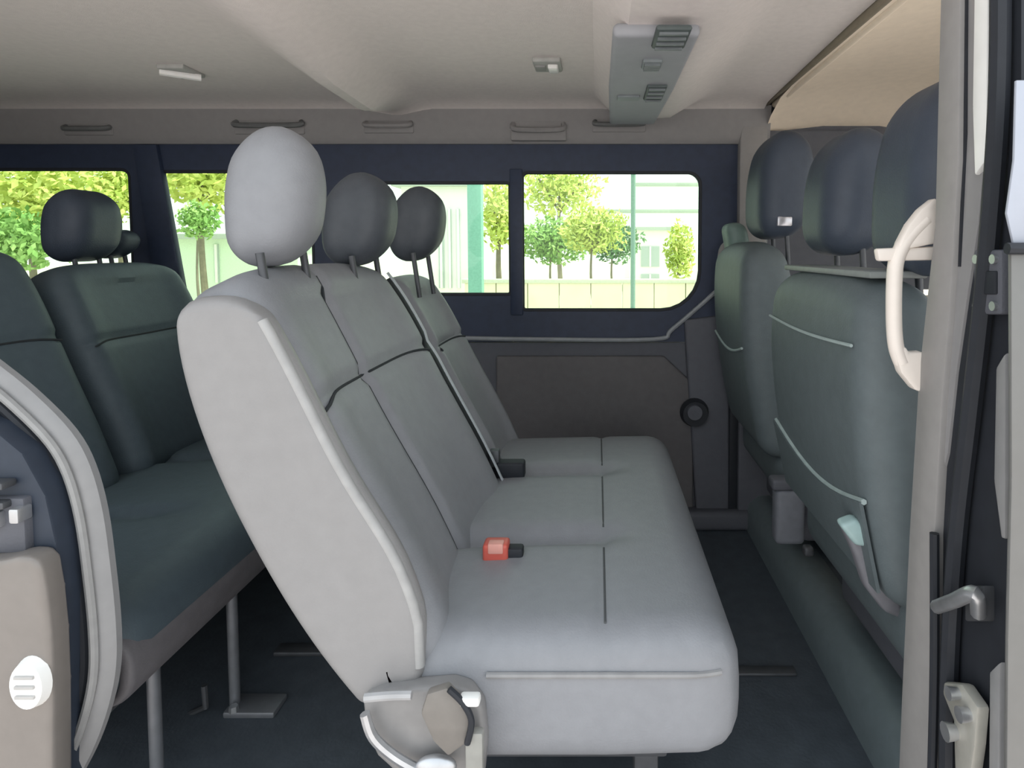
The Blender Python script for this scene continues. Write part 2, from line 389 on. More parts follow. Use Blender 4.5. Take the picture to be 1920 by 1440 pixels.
# dark reveal step in front of it
rv = [(-160, 760), (-20, 800), (40, 850), (84, 930), (104, 1020), (114, 1130), (116, 1240), (112, 1400), (100, 1540), (-160, 1540)]
bm = bmesh.new(); prism(bm, [at(px, py, .80) for px, py in rv], (0, .05, 0), .004, 2); part(lj, 'reveal_step', bm, mat('reveal_navy', (.03, .04, .06), .5))
# body coloured panel
bp_ = [(-160, 1064), (0, 1052), (30, 1044), (58, 1046), (74, 1062), (84, 1120), (92, 1200), (96, 1300), (97, 1540), (-160, 1540)]
bm = bmesh.new(); prism(bm, [at(px, py, .765) for px, py in bp_], (0, .035, 0), .008, 3)
bodyp = part(lj, 'body_panel', bm, mat('warm_paint', (.225, .205, .19), .3, metal=.15, var=.04), label='champagne painted sill panel')
# white round plug with slots
c0 = at(56, 1282, .76)
bm = bmesh.new(); bmesh.ops.create_cone(bm, cap_ends=True, segments=28, radius1=.030, radius2=.026, depth=.012, matrix=Matrix.Translation(c0) @ Matrix.Rotation(R(90), 4, 'X'))
bmesh.ops.scale(bm, verts=bm.verts, vec=(.8, 1, 1.15), space=Matrix.Translation(-c0))
plug = part(bodyp, 'round_plug', bm, WHITE, label='white slotted round plug')
bm = bmesh.new()
for dz in (-.013, .0, .013): box(bm, c0+Vector((-.013, -.009, dz-.0022)), c0+Vector((.012, -.004, dz+.0022)), .001)
part(bodyp, 'plug_slot', bm, mat('slot_grey', (.45, .44, .43), .6))
# latch parts on the reveal
for nm, a, b, m_ in (('latch_housing', (-60, 928), (64, 1030), PLAST), ('latch_bar', (-60, 936), (22, 950), METALD), ('latch_bolt', (-30, 956), (10, 986), METAL), ('latch_bolt', (30, 948), (50, 976), METAL), ('latch_bar', (-60, 900), (20, 914), METALD)):
    dd = .80 if nm == 'latch_housing' else .788
    p = at(a[0], a[1], dd); q = at(b[0], b[1], dd)
    part(lj, nm, nbox((p.x, dd-.012, q.z), (q.x, dd+.01, p.z), .003), m_)

# =====================================================================
#  SEATS
# =====================================================================
def backrest(parent, y0, y1, bx, bz, tilt, L, th, m, seam_h=(), bolster=True, name='backrest', r=.045, seam_mat=THREAD, gy=(), curve=.02, shoulder=.032):
    """backrest slab. bx,bz = bottom centre; tilt leans the top towards -x. returns surf(h,y,side)"""
    ux = Vector((-math.sin(tilt), 0, math.cos(tilt))); nx = Vector((math.cos(tilt), 0, math.sin(tilt)))
    yc = (y0+y1)/2; hw = (y1-y0)/2
    def f(p, o=Vector()):
        u = p.z/(L/2)                       # -1..1 along height
        w_ = p.y/hw
        t = 1.0+.10*(1-u*u) - .18*max(0, u)**3
        yy = p.y*(1-.05*max(0, u)**4)
        q = p.x*t
        if p.x > 0:
            q += curve*.6*(gauss(u+.55, .5)) * (1-.3*w_*w_)
            if bolster: q += .018*(gauss(abs(w_)-.82, .22)) * (1-max(0, u)**4) - .010*gauss(w_, .5)*(1 if u < .8 else 0)
            for sh in seam_h: q -= .010*gauss(u-sh, .035)
            for g_ in gy: q -= .014*gauss(yc+p.y-g_, .013)
        q += -curve*(1-u*u)*.5
        if u > 0: return Vector((bx, yc+yy, bz)) + ux*(p.z+L/2-shoulder*u*abs(w_)**4) + nx*q
        return Vector((bx, yc+yy, bz)) + ux*(p.z+L/2) + nx*q
    bm = bmesh.new(); rbox(bm, (th/2, hw, L/2), r, (3, 44, 44), f)
    o = part(parent, name, bm, m)
    def surf(u, y, lift=.002):
        return f(Vector((th/2, y-yc, u*L/2))) + nx*lift
    for sh in seam_h:
        ym = yc; pts = [surf(sh-.05*gauss((y-y0)/hw, .25)-.05*gauss((y1-y)/hw, .25), y, .0022) for y in [y0+.03+(y1-y0-.06)*k/24 for k in range(25)]]
        part(o, 'seam', ntube(pts, .0028, 6), seam_mat)
    for g_ in gy:
        pts = [surf(-.9+1.8*k/24, g_, .003) for k in range(25)]
        part(o, 'seam', ntube(pts, .0032, 6), seam_mat)
    return o, surf
def cushion(parent, y0, y1, x0, x1, z0, z1, m, grooves=(), seam_x=None, r=.05, slope=.03, nose=.03):
    yc = (y0+y1)/2; hw = (y1-y0)/2; xc = (x0+x1)/2; hx = (x1-x0)/2; zc = (z0+z1)/2; hz = (z1-z0)/2
    def f(p):
        z = p.z; w_ = p.y/hw; u = p.x/hx
        if p.z > 0:
            z += .012*(1-w_**4)*(1-u**4)+.006
            for g_, dp, wd in grooves: z -= dp*gauss(yc+p.y-g_, wd)*max(0, min(1, (.55-u)/.4))
            if seam_x is not None: z -= .006*gauss(xc+p.x-seam_x, .012)
            z += slope*u*.5
        else: z += nose*max(0, u-.3)
        x = xc+p.x+ (.012*(1-(p.z/hz)**2) if u > .9 else 0)
        return Vector((x, yc+p.y, zc+z))
    bm = bmesh.new(); rbox(bm, (hx, hw, hz), r, (34, 60, 3), f)
    o = part(parent, 'cushion', bm, m)
    def surf(x, y, lift=.001): return f(Vector((x-xc, y-yc, hz)))+Vector((0, 0, lift))
    return o, surf
def headrest(parent, c, h, wdt, th, tilt, m, post_len=.08, mp=METALD, taper=.25, gap=.07):
    ux = Vector((-math.sin(tilt), 0, math.cos(tilt))); nx = Vector((math.cos(tilt), 0, math.sin(tilt)))
    def f(p):
        u = p.z/(h/2); w_ = 1-taper*max(0, u)**1.6-.10*max(0, -u)**2
        t_ = 1-.35*max(0, u)**2-.15*max(0, -u)**2
        q = p.x*t_ + (.012*(1-u*u) if p.x > 0 else 0) + .02*u
        return Vector(c)+ux*p.z+nx*q+Vector((0, p.y*w_, 0))
    bm = bmesh.new(); rbox(bm, (th/2, wdt/2, h/2), min(th, wdt)*.44, (4, 10, 12), f, k=6)
    o = part(parent, 'headrest', bm, m)
    for s in (-1, 1):
        a = Vector(c)-ux*(h/2-.02)+Vector((0, s*gap, 0)); b = a-ux*(post_len+.02)
        part(o, 'post', ntube([a, b], .0065, 10), mp)
    return o

# ---- middle bench ------------------------------------------------
MB = thing('bench_seat', 'light grey vinyl bench seat for three, in the middle of the van', 'seat', (-.05, 1.35, 0))
tilt = R(25.5)
Y0, Y1 = .855, 1.87
b1, s1 = backrest(MB, Y0, 1.475, -.285, .355, tilt, .675, .125, GREY, (.30,), gy=(1.135,), name='backrest', r=.042)
b2, s2 = backrest(MB, 1.54, Y1, -.290, .355, tilt, .63, .115, GREY, (.30,), name='backrest', r=.042)
# smooth lighter side panel of the near backrest
ux = Vector((-math.sin(tilt), 0, math.cos(tilt))); nx = Vector((math.cos(tilt), 0, math.sin(tilt)))
def side(p):
    u = p.z/.314; t = 1.0+.14*(1-u*u)-.26*max(0, u)**3-.20*max(0, -u)**3
    return Vector((-.283, Y0+.012, .357))+ux*(p.z+.320-p.x*.30*max(0, u)**2-.035*max(0, u)**6*(abs(p.x)/.076)**3)+nx*(p.x*t+.012*max(0, u)**2-.012*(1-u*u)+.004+(.014*gauss(u+.45, .35)-.025*max(0, -u-.72)/.28 if p.x > 0 else 0))+Vector((0, p.y, 0))
bm = bmesh.new(); rbox(bm, (.076, .022, .314), .02, (8, 2, 30), side); part(MB, 'side_panel', bm, SIDE, label='smooth pale side panel')
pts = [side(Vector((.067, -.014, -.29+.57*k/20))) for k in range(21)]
part(MB, 'piping', ntube(pts, .008, 10), mat('piping_highlight', (.36, .36, .36), .4))  # paler than the panel: the crest highlight is put into its colour
cu, sc = cushion(MB, Y0, 1.86, -.33, .205, .238, .432, GREY, ((1.17, .026, .030), (1.53, .028, .032)), seam_x=.012, slope=.012, r=.055, nose=.008)
for a, b in ((.90, 1.12), (1.21, 1.48), (1.57, 1.80)):
    part(cu, 'seam', ntube([sc(.012, a+(b-a)*k/8, .0) for k in range(9)], .0022, 6), mat('mid_thread', (.09, .095, .10), .8))
# stitched lip along the near edge of the cushion
part(cu, 'piping', ntube([Vector((x, Y0-.001+ (.0 if x < .13 else (x-.13)**2*3), .388)) for x in [-.16+.02*k for k in range(18)]], .0045, 8), mat('piping_grey', (.28, .28, .285), .5))
for i, (px, yy) in enumerate(((513, 1.02), (672, 1.36), (780, 1.70))):
    p = at(px, (370, 412, 420)[i], yy)
    hh = (.225, .20, .20)[i]
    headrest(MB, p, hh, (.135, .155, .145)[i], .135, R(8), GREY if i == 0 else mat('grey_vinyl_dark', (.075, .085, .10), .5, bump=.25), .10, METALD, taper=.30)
# legs, rails and frame
for y in (.98, 1.74):
    for x in (-.27, .08):
        part(MB, 'leg', nbox((x-.02, y-.02, .012), (x+.02, y+.02, .30), .005), METALD)
    part(MB, 'floor_rail', nbox((-.34, y-.03, 0), (.16, y+.03, .014), .004), METALD)
bm = bmesh.new(); box(bm, (-.31, Y0+.06, .21), (.11, Y1-.06, .25), .006); part(MB, 'seat_frame', bm, METALD)
# recliner cover and lever on the near side
P = [(678, 1312), (716, 1296), (800, 1290), (846, 1286), (880, 1296), (905, 1330), (912, 1400), (905, 1470), (760, 1470), (705, 1420), (684, 1372)]
bm = bmesh.new(); prism(bm, [at(px, py, .828) for px, py in P], (0, .03, 0), .008, 3); rc = part(MB, 'recliner_cover', bm, mat('cover_grey', (.25, .245, .245), .4), label='grey plastic cover of the recliner hinge')
bm = ntube(spline([at(684, 1338, .812), at(700, 1382, .812), at(742, 1420, .812), at(800, 1452, .812)], 5), .007, 8); part(rc, 'cover_rim', bm, METAL)
bm = ntube(spline([at(684, 1308, .812), at(730, 1304, .812), at(772, 1303, .812)], 4), .006, 8); part(rc, 'cover_rim', bm, mat('rim_pale', (.4, .4, .41), .4))
P = [(800, 1302), (838, 1290), (872, 1326), (884, 1362), (880, 1392), (864, 1402), (840, 1420), (812, 1392), (788, 1340)]
bm = bmesh.new(); prism(bm, [at(px, py, .80) for px, py in P], (0, .016, 0), .004, 2); part(rc, 'lever', bm, mat('lever_taupe', (.20, .185, .17), .45), label='taupe recliner lever')
bm = ntube(spline([at(842, 1292, .797), at(868, 1318, .797), at(884, 1352, .797), at(876, 1394, .797)], 5), .0045, 8); part(rc, 'strap', bm, RUBBER)
bm = bmesh.new(); box(bm, at(862, 1322, .80)+Vector((0, -.006, 0)), at(900, 1304, .80)+Vector((0, .01, 0)), .004); part(rc, 'lever_tip', bm, WHITE)
bm = bmesh.new(); bmesh.ops.create_uvsphere(bm, u_segments=20, v_segments=12, radius=.022, matrix=Matrix.Translation(at(818, 1436, .81)) @ Matrix.Diagonal((1.3, .5, .7, 1))); part(rc, 'hinge_knob', bm, METAL)
bm = bmesh.new(); box(bm, at(872, 1470, .80), at(905, 1376, .80)+Vector((0, .015, 0)), .004); part(rc, 'hinge_arm', bm, mat('arm_pale', (.3, .3, .28), .4))

# seat belt lying in the split of the backrest
belt = [s1(.93-1.80*k/24, 1.462, .008) for k in range(25)]

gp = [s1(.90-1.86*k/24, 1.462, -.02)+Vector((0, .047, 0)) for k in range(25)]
part(MB, 'split_shade', ntube(gp, .030, 8, flat=.4, flat_dir=(1, 0, .45)), RUBBER, label='black strip standing for the shade in the backrest split')  # black filler added as the shade of the gap
sb = tag(obj('seat_belt', ntube(belt, .0085, 8, flat=.25, flat_dir=(1, 0, .45)), BELT), 'thin grey seat belt running down the split between the second and third backrest', 'seat belt')
bk = thing('belt_buckle', 'black belt buckle at the foot of the grey belt where backrest meets cushion', 'belt buckle', (-.21, 1.52, .43))
bm = bmesh.new(); p = at(958, 880, 1.5); box(bm, p+Vector((-.035, -.02, -.02)), p+Vector((.035, .02, .022)), .007, 3); part(bk, 'housing', bm, RUBBER)
bm = bmesh.new(); box(bm, p+Vector((-.052, -.012, .008)), p+Vector((-.028, .012, .05)), .003); part(bk, 'tongue', bm, METALD)
rb = thing('belt_buckle', 'small red belt buckle lying on the grey cushion between first and second seat', 'belt buckle', (-.17, 1.17, .43))
p = at(930, 1030, 1.09)
bm = bmesh.new(); box(bm, p+Vector((-.022, -.018, -.018)), p+Vector((.024, .018, .016)), .006, 3); part(rb, 'button', bm, RED)
bm = bmesh.new(); box(bm, p+Vector((-.012, -.020, .0)), p+Vector((.016, .0, .019)), .003); part(rb, 'button_face', bm, mat('red_pale', (.80, .38, .32), .4), label='paler red press face')
bm = bmesh.new(); box(bm, p+Vector((.018, -.012, -.02)), p+Vector((.050, .014, .006)), .005, 2); part(rb, 'housing', bm, RUBBER)

# ---- rear bench ---------------------------------------------------
RB = thing('bench_seat', 'dark teal-grey bench seat in the rear row behind the light grey bench', 'seat', (-1.1, 1.5, 0))
rt = R(20)
CC = CHAR
backrest(RB, 1.60, 2.12, -1.285, .36, rt, .635, .13, CC, (.25,), r=.05)
backrest(RB, .98, 1.57, -1.285, .36, rt, .69, .13, CC, (.25,), r=.05)
cushion(RB, .93, 2.12, -1.32, -.755, .24, .405, CC, ((1.33, .02, .03), (1.72, .02, .03)), slope=.03, r=.06)
bm = bmesh.new(); rbox(bm, (.012, .58, .058), .011, (1, 30, 8), lambda p: Vector((-.752+p.x-.05*(max(0, p.z)/.058)**3*.6-.03*(max(0, -p.z)/.058)**3, 1.52+p.y, .327+p.z)))
part(RB, 'cushion_front', bm, mat('front_band', (.155, .148, .158), .5, bump=.25), label='warmer grey band along the cushion front')
headrest(RB, at(152, 424, 1.86), .21, .20, .13, R(8), NAVY, .07, METALD, taper=.12, gap=.045)
headrest(RB, at(228, 452, 2.04)+Vector((-.02, 0, -.01)), .09, .12, .09, R(8), NAVY, .05, METALD, taper=.12, gap=.03)
for (px, y, t) in ((285, 1.06, .26), (437, 1.29, .28)):
    x = at(px, 1200, y).x
    part(RB, 'leg', ntube([(x, y, .012), (x, y, t)], .011, 12), mat('leg_grey', (.2, .21, .23), .4, metal=.4))
x0 = at(437, 1200, 1.29).x
part(RB, 'foot_plate', nbox((x0-.01, 1.26, 0), (x0+.10, 1.32, .014), .004), mat('leg_grey', (.2, .21, .23)))
bm = bmesh.new(); bmesh.ops.create_cone(bm, cap_ends=True, segments=6, radius1=.010, radius2=.009, depth=.012, matrix=Matrix.Translation((x0+.012, 1.265, .02))); part(RB, 'bolt', bm, METAL)
for y in (1.20, 1.90): part(RB, 'leg', nbox((-1.22, y-.02, 0), (-1.18, y+.02, .26), .004), METALD)
bm = bmesh.new(); box(bm, (-1.28, 1.0, .20), (-.84, 2.08, .25), .006); part(RB, 'seat_frame', bm, METALD)
part(RB, 'brace', ntube([at(383, 1285, 1.25), at(386, 1325, 1.25), at(340, 1345, 1.3)], .006, 8), METALD)
tag(obj('floor_rail', nbox((at(520, 1250, 1.48).x, 1.46, 0), (at(640, 1250, 1.48).x, 1.50, .012), .004), METALD), 'dark seat mounting rail set in the floor behind the light grey backrest', 'rail')

tag(obj('floor_rail', nbox((.30, 1.39, 0), (.47, 1.42, .008), .003), METALD), 'thin mounting rail in the floor right of the light grey cushion', 'rail')
# ---- front seats seen from behind -------------------------------
def front_seat(label, y0, y1, top, heads, bx=.535, grp='front row seats', backm=CHARF):
    t = thing('front_seat', label, 'seat', (.7, (y0+y1)/2, .19), None)
    L = top-.42
    ft = R(7)
    bo, sf = backrest(t, y0, y1, bx, .42, ft, L, .13, backm, (), r=.05, curve=.03)
    cushion(t, y0, y1, .50, 1.0, .30, .44, backm, slope=.02)
    part(t, 'base', nbox((.58, y0+.04, .17), (.95, y1-.04, .31), .02, 3), PLAST)
    for c_, hh, wd in heads:
        headrest(t, c_, hh, wd, .15, R(4), NAVY, .08, METALD, taper=.16)
    def back(u, y, lift=.002):          # rear face point
        ux_ = Vector((-math.sin(ft), 0, math.cos(ft))); nx_ = Vector((math.cos(ft), 0, math.sin(ft)))
        return Vector((bx, y, .42))+ux_*((u+1)*L/2)+nx_*(-.065*(1.0+.1*(1-u*u)-.18*max(0, u)**3)-.03*(1-u*u)*.5-lift)
    return t, back
t1, bk1 = front_seat('dark grey double front seat beside the ivory grab handle, pale seams on its back', .93, 1.47, .965, [(Vector((.550, 1.00, 1.115)), .31, .23), (Vector((.548, 1.36, 1.125)), .27, .22)])
t2, bk2 = front_seat('dark green-grey driver seat beside the far side wall', 1.66, 2.12, 1.03, [(Vector((.535, 1.84, 1.19)), .31, .25)], bx=.53)
# stitched pocket and map-pocket lips on the seat backs
part(t1, 'seam', ntube([bk1(.62-.03*math.sin(k/20*3.1), .97+.46*k/20) for k in range(21)], .003, 6), THREADL, label='pale upper seam')
part(t1, 'pocket_lip', ntube([bk1(-.30-.16*math.sin(k/20*3.14), .96+.48*k/20) for k in range(21)], .005, 6), THREADL, label='pale stitched pocket edge')
pk = [bk1(-.30-.16*math.sin(k/10*3.14), .96+.48*k/10, .004) for k in range(11)]+[bk1(-.86, 1.44, .004), bk1(-.86, .96, .004)]
bm = bmesh.new(); prism(bm, pk, (-.006, 0, 0)); part(t1, 'back_pocket', bm, CHARF)
part(t1, 'top_ledge', nbox((.50-.065, .98, .955), (.50+.03, 1.43, .967), .004), mat('ledge_grey', (.22, .24, .24), .5))
part(t2, 'pocket_lip', ntube([bk2(.05-.10*math.sin(k/12*3.14), 1.70+.38*k/12) for k in range(13)], .004, 6), THREADL)
# side bolster of the driver seat, green window light put into its colour
bm = bmesh.new()
def bol(p): return Vector((.492+p.x, 2.02+p.y, .84+p.z))+Vector((-.05*(p.z/.26), 0, 0))
rbox(bm, (.035, .06, .25), .03, (3, 3, 12), bol); part(t2, 'side_bolster', bm, mat('bolster_window_light', (.16, .23, .21), .5, bump=.2), label='side bolster with green window light in its colour')
# recliner / belt parts at the foot of front seats
def rb_part(parent, name, c, s, m, label=None):
    bm = bmesh.new(); rbox(bm, (s[0]/2, s[1]/2, s[2]/2), min(s)*.3, (3, 3, 3), lambda p: Vector(c)+p); return part(parent, name, bm, m, label=label)
rb_part(t2, 'hinge_cover', at(1478, 965, 1.62), (.08, .05, .15), mat('hinge_grey', (.19, .20, .23), .5))
rb_part(t2, 'hinge_arm', at(1500, 905, 1.62), (.16, .05, .03), PLAST)
P = [(1578, 985), (1612, 980), (1650, 1010), (1664, 1060), (1690, 1110), (1696, 1166), (1660, 1150), (1625, 1105), (1604, 1040)]
bm = bmesh.new(); prism(bm, [at(px, py, .99) for px, py in P], (0, .03, 0), .008, 3); part(t1, 'recliner_cover', bm, mat('cover_mauve', (.17, .17, .19), .5), label='grey recliner cover')
P = [(1576, 986), (1608, 974), (1648, 1004), (1650, 1030), (1606, 1026)]
bm = bmesh.new(); prism(bm, [at(px, py, .975) for px, py in P], (0, .03, 0), .008, 3); part(t1, 'recliner_cap', bm, mat('cap_teal', (.36, .50, .50), .35), label='pale teal cap')
rb_part(t1, 'buckle_stub', at(1515, 1032, 1.5), (.025, .025, .025), METALD)
# ---- grab handle -------------------------------------------------
gh = thing('grab_handle', 'ivory grab handle on the door pillar in front of the dark front seats', 'handle', (.43, .86, .95))
gy = .86
part(gh, 'grip', ntube(spline([at(1735, 412, gy), at(1706, 442, gy), at(1684, 478, gy), at(1677, 520, gy), at(1676, 600, gy), at(1680, 650, gy), at(1690, 680, gy)], 6), .0115, 12, flat=.9), IVORY)
bm = bmesh.new(); prism(bm, [at(px, py, gy-.01) for px, py in ((1756, 370), (1764, 380), (1764, 455), (1690, 470), (1686, 458), (1706, 420), (1728, 392))], (0, .02, 0), .004, 2); part(gh, 'upper_mount', bm, IVORY)
bm = bmesh.new(); prism(bm, [at(px, py, gy-.01) for px, py in ((1676, 655), (1700, 650), (1706, 662), (1734, 660), (1736, 738), (1716, 732), (1690, 700))], (0, .02, 0), .004, 2); part(gh, 'lower_mount', bm, IVORY)
bm = bmesh.new(); prism(bm, [at(px, py, gy-.006) for px, py in ((1644, 466), (1758, 462), (1758, 488), (1648, 490))], (0, .014, 0), .004, 2); part(gh, 'cross_clip', bm, IVORY)
# belt guide loop on far pillar
bg_ = thing('belt_guide', 'pale belt guide loop on the far pillar beside the driver seat', 'belt guide', at(1358, 505, WY-.06))
part(bg_, 'loop', ntube(spline([at(1372, 452, WY-.07), at(1352, 470, WY-.07), at(1350, 540, WY-.07), at(1368, 558, WY-.07), at(1378, 545, WY-.07), at(1378, 470, WY-.07), at(1372, 452, WY-.07)], 5), .009, 8), PILLAR)
part(bg_, 'slot', nbox(at(1360, 545, WY-.065), at(1370, 475, WY-.055), .001), RUBBER)
tag(obj('belt_tongue', nbox(at(1458, 424, 1.72), at(1482, 406, 1.74), .004), mat('chrome', (.6, .6, .64), .25, metal=.6)), 'small shiny belt tongue hanging behind the driver headrest', 'belt tongue')

# =====================================================================
#  CEILING FITTINGS
# =====================================================================
def ceil_pt(px, py, lift=.0):
    d = 1.7
    for _ in range(30):
        q = at(px, py, d); zc_ = ceil_z(q.x, q.y)-lift; k = (zc_-H)/(q.z-H); d *= k**.7
    return at(px, py, d)
cons = thing('overhead_console', 'grey overhead console with two dark air vents on the headliner', 'console', (.12, 1.6, 1.45))
bm = bmesh.new()
def cf(p):
    u = p.y/.42
    return Vector((.115+p.x*(1-.12*max(0, u)), 1.63+p.y, 1.428+p.z))
rbox(bm, (.085, .42, .014), .012, (4, 10, 1), cf); part(cons, 'housing', bm, CONS)
for (px, py, sx_, sy_) in ((1258, 68, .034, .055), (1228, 172, .026, .07), (1222, 118, .022, .03)):
    q = at(px, py, 1.0); k = (1.414-H)/(q.z-H); q = at(px, py, k)
    fr = part(cons, 'vent', nbox(q+Vector((-sx_, -sy_, -.008)), q+Vector((sx_, sy_, .004)), .006, 2), VENT if py != 118 else mat('vent_mid', (.24, .27, .28), .6), label='dark louvred vent' if py != 118 else 'grey switch bank')
    for k_ in range(4):
        yy = q.y-sy_+.012+(2*sy_-.024)*k_/3
        part(fr, 'louvre', nbox((q.x-sx_*.8, yy-.004, q.z-.013), (q.x+sx_*.8, yy+.004, q.z-.006), .001), mat('louvre', (.16, .18, .19), .5))
q = at(1178, 182, 1.0); k = (1.414-H)/(q.z-H); q = at(1178, 182, k)
part(cons, 'switch', nbox(q+Vector((-.03, -.02, -.006)), q+Vector((.03, .02, .002)), .003), mat('vent_mid', (.2, .2, .2)))
for (px, py, lab, sgn) in ((1032, 122, 'small dome lamp with a white lens, on the headliner left of the console', 1), (345, 134, 'small pale dome lamp on the headliner above the rear bench', -1)):
    q = ceil_pt(px, py, .005)
    t = thing('dome_lamp', lab, 'lamp', (q.x, q.y, q.z), 'headliner dome lamps')
    bm = bmesh.new(); box(bm, q+Vector((-.045, -.05, -.006)), q+Vector((.03, .05, .008)), .005, 3); part(t, 'housing', bm, mat('lamp_housing', (.46, .46, .44), .6))
    if sgn > 0:
        bm = bmesh.new(); box(bm, q+Vector((-.006, -.026, -.017)), q+Vector((.022, .028, -.002)), .005, 3); part(t, 'lens', bm, mat('lamp_lens', (1, .98, .94), .2))
        bm = bmesh.new(); box(bm, q+Vector((-.040, -.020, -.012)), q+Vector((-.012, .020, -.002)), .003, 2); part(t, 'switch', bm, mat('switch_grey', (.30, .30, .29), .6))
    else:
        bm = bmesh.new(); tube(bm, [q+Vector((-.045, -.035, -.010)), q+Vector((.035, .02, -.012))], .010, 8); part(t, 'lens', bm, mat('lamp_lens', (1, .98, .94), .2))
        for k_ in range(3):
            bm = bmesh.new(); box(bm, q+Vector((-.03+.022*k_, .015, -.012)), q+Vector((-.02+.022*k_, .035, -.004)), .002); part(t, 'slot', bm, mat('switch_grey', (.30, .30, .29)))
# folding assist handles on the trim above the windows
for (a, b, dark, lab) in (((118, 232), (200, 250), 1, 'dark recessed clip on the roof trim above the rear window'), ((440, 222), (562, 248), 1, 'long grey assist handle on the roof trim above the near headrest'), ((684, 224), (768, 246), 0, 'grey assist handle on the roof trim above the middle headrest'), ((962, 226), (1056, 260), 0, 'pale grey assist handle on the roof trim above the divided window'), ((1116, 222), (1206, 244), 1, 'grey clip cover on the roof trim above the front window pane')):
    d = 2.135; p = at(a[0], a[1], d); q = at(b[0], b[1], d)
    t = thing('assist_handle', lab, 'handle', ((p.x+q.x)/2, d+.02, (p.z+q.z)/2), 'assist handles on the roof trim')
    m_ = mat('handle_dark', (.14, .145, .145), .6) if dark else mat('handle_grey', (.27, .26, .26), .6)
    part(t, 'base', nbox((p.x-.01, d+.012, q.z-.004), (q.x+.01, d+.035, p.z+.004), .005, 2), TRIM)
    part(t, 'grip', ntube(spline([(p.x, d+.015, p.z-.008), (p.x+.012, d-.004, (p.z+q.z)/2), (q.x-.012, d-.004, (p.z+q.z)/2), (q.x, d+.015, p.z-.008)], 5), .009, 8), m_)

# =====================================================================
#  OUTSIDE
# =====================================================================
PAVE = mat('pale_pavement', (.50, .475, .46), .85, var=.08, scale=1.5, bump=.2, bscale=20)
ROAD = mat('pale_road', (.62, .58, .46), .9, var=.06, scale=.8)
bm = bmesh.new(); box(bm, (-60, -30, -.50), (60, 11, -.45)); struct('floor_pavement', bm, PAVE)
bm = bmesh.new(); box(bm, (-60, 11, -.50), (60, 90, -.46)); struct('floor_road', bm, ROAD)
random.seed(3)
def leafmat(name, a, b):
    m = mat(name, a, .6, var=.0); n = m.node_tree; br = [x for x in n.nodes if x.type == 'VALTORGB'][0]
    br.color_ramp.elements[0].color = a+(1,); br.color_ramp.elements[1].color = b+(1,)
    z = [x for x in n.nodes if x.type == 'TEX_NOISE'][0]; z.inputs['Scale'].default_value = 2.2
    n.nodes['Principled BSDF'].inputs['Subsurface Weight'].default_value = 0
    return m
L1 = leafmat('yellow_green_leaves', (.40, .52, .08), (.75, .78, .25))
L2 = leafmat('mid_green_leaves', (.16, .34, .07), (.42, .60, .20))
L3 = leafmat('deep_green_leaves', (.08, .20, .08), (.22, .40, .16))
BARK = mat('bark', (.22, .19, .14), .9, var=.2, scale=8)
def foliage(c, r, n, ls):
    bm = bmesh.new(); c = Vector(c)
    for i in range(n):
        v = Vector((random.gauss(0, 1), random.gauss(0, 1), random.gauss(0, 1))).normalized()
        k = (random.random()**.45)*(1+.35*noise.noise(v*2.1+c))
        p = c+Vector((v.x*r[0], v.y*r[1], v.z*r[2]))*k
        a = Vector((random.gauss(0, 1), random.gauss(0, 1), random.gauss(0, 1))).normalized(); b = a.orthogonal().normalized(); s = ls*random.uniform(.6, 1.3)
        bm.faces.new([bm.verts.new(p+q) for q in (-a*s, b*s*.45, a*s, -b*s*.45)])
    return bm
def tree(name, lab, cat, c, r, n, ls, m, ground=-.46, trunk=.08, group=None):
    c = Vector(c); t = thing(name, lab, cat, (c.x, c.y, ground), group)
    me = foliage(c, r, n, ls); part(t, 'foliage', me, m, False)
    pts = spline([(c.x+.03, c.y, ground), (c.x-.05, c.y, (ground+c.z)/2), (c.x, c.y, c.z)], 5)
    part(t, 'trunk' if trunk > .05 else 'stem', ntube(pts, trunk, 8, rs=[trunk*(1-.06*i) for i in range(len(pts))]), BARK)
    for s in (-1, 1): part(t, 'branch', ntube([(c.x, c.y, c.z-r[2]*.8), (c.x+s*r[0]*.5, c.y+.1, c.z+r[2]*.3)], trunk*.4, 6), BARK)
def onimg(px, py, d): p = at(px, py, d); return (p.x, p.y, p.z)
tree('tree', 'yellow-green tree filling the left side window, behind the rear bench headrest', 'tree', onimg(60, 375, 12), (1.4, 1.0, .95), 2600, .10, L1)
tree('tree', 'bright yellow-green tree beside the slanting pillar, seen in the rear window', 'tree', onimg(225, 350, 15), (.8, .7, .9), 1500, .09, L1)
tree('tree', 'light yellow tree top seen between pillar and light grey headrest', 'tree', onimg(378, 325, 12.5), (1.2, .9, .75), 1800, .10, L1)
tree('tree', 'yellow-leaved tree seen beside the divided window frame', 'tree', onimg(938, 400, 13), (.4, .5, .75), 900, .08, L1)
tree('tree', 'tall pale green tree in the upper left of the front window pane', 'tree', onimg(1050, 352, 20), (1.4, 1, 1.0), 1500, .11, L1, trunk=.09)
tree('bush', 'round dark green bush seen between pillar and light grey headrest', 'bush', onimg(372, 412, 10), (.30, .28, .30), 800, .05, L2, trunk=.03)
tree('bush', 'broad green bush in the left of the front window pane', 'bush', onimg(1035, 452, 14.9), (.95, .5, .6), 2200, .07, L2, trunk=.04)
tree('bush', 'yellow-green bush in the middle of the front window pane', 'bush', onimg(1112, 432, 13.5), (.75, .45, .55), 1800, .07, L1, trunk=.04)
tree('bush', 'dark green bush behind the thin post in the front window pane', 'bush', onimg(1150, 455, 16), (.75, .4, .5), 1500, .07, L3, trunk=.04)
tree('bush', 'yellow-green bush at the right edge of the front window pane', 'bush', onimg(1275, 472, 12.6), (.30, .3, .62), 1000, .06, L1, trunk=.03)
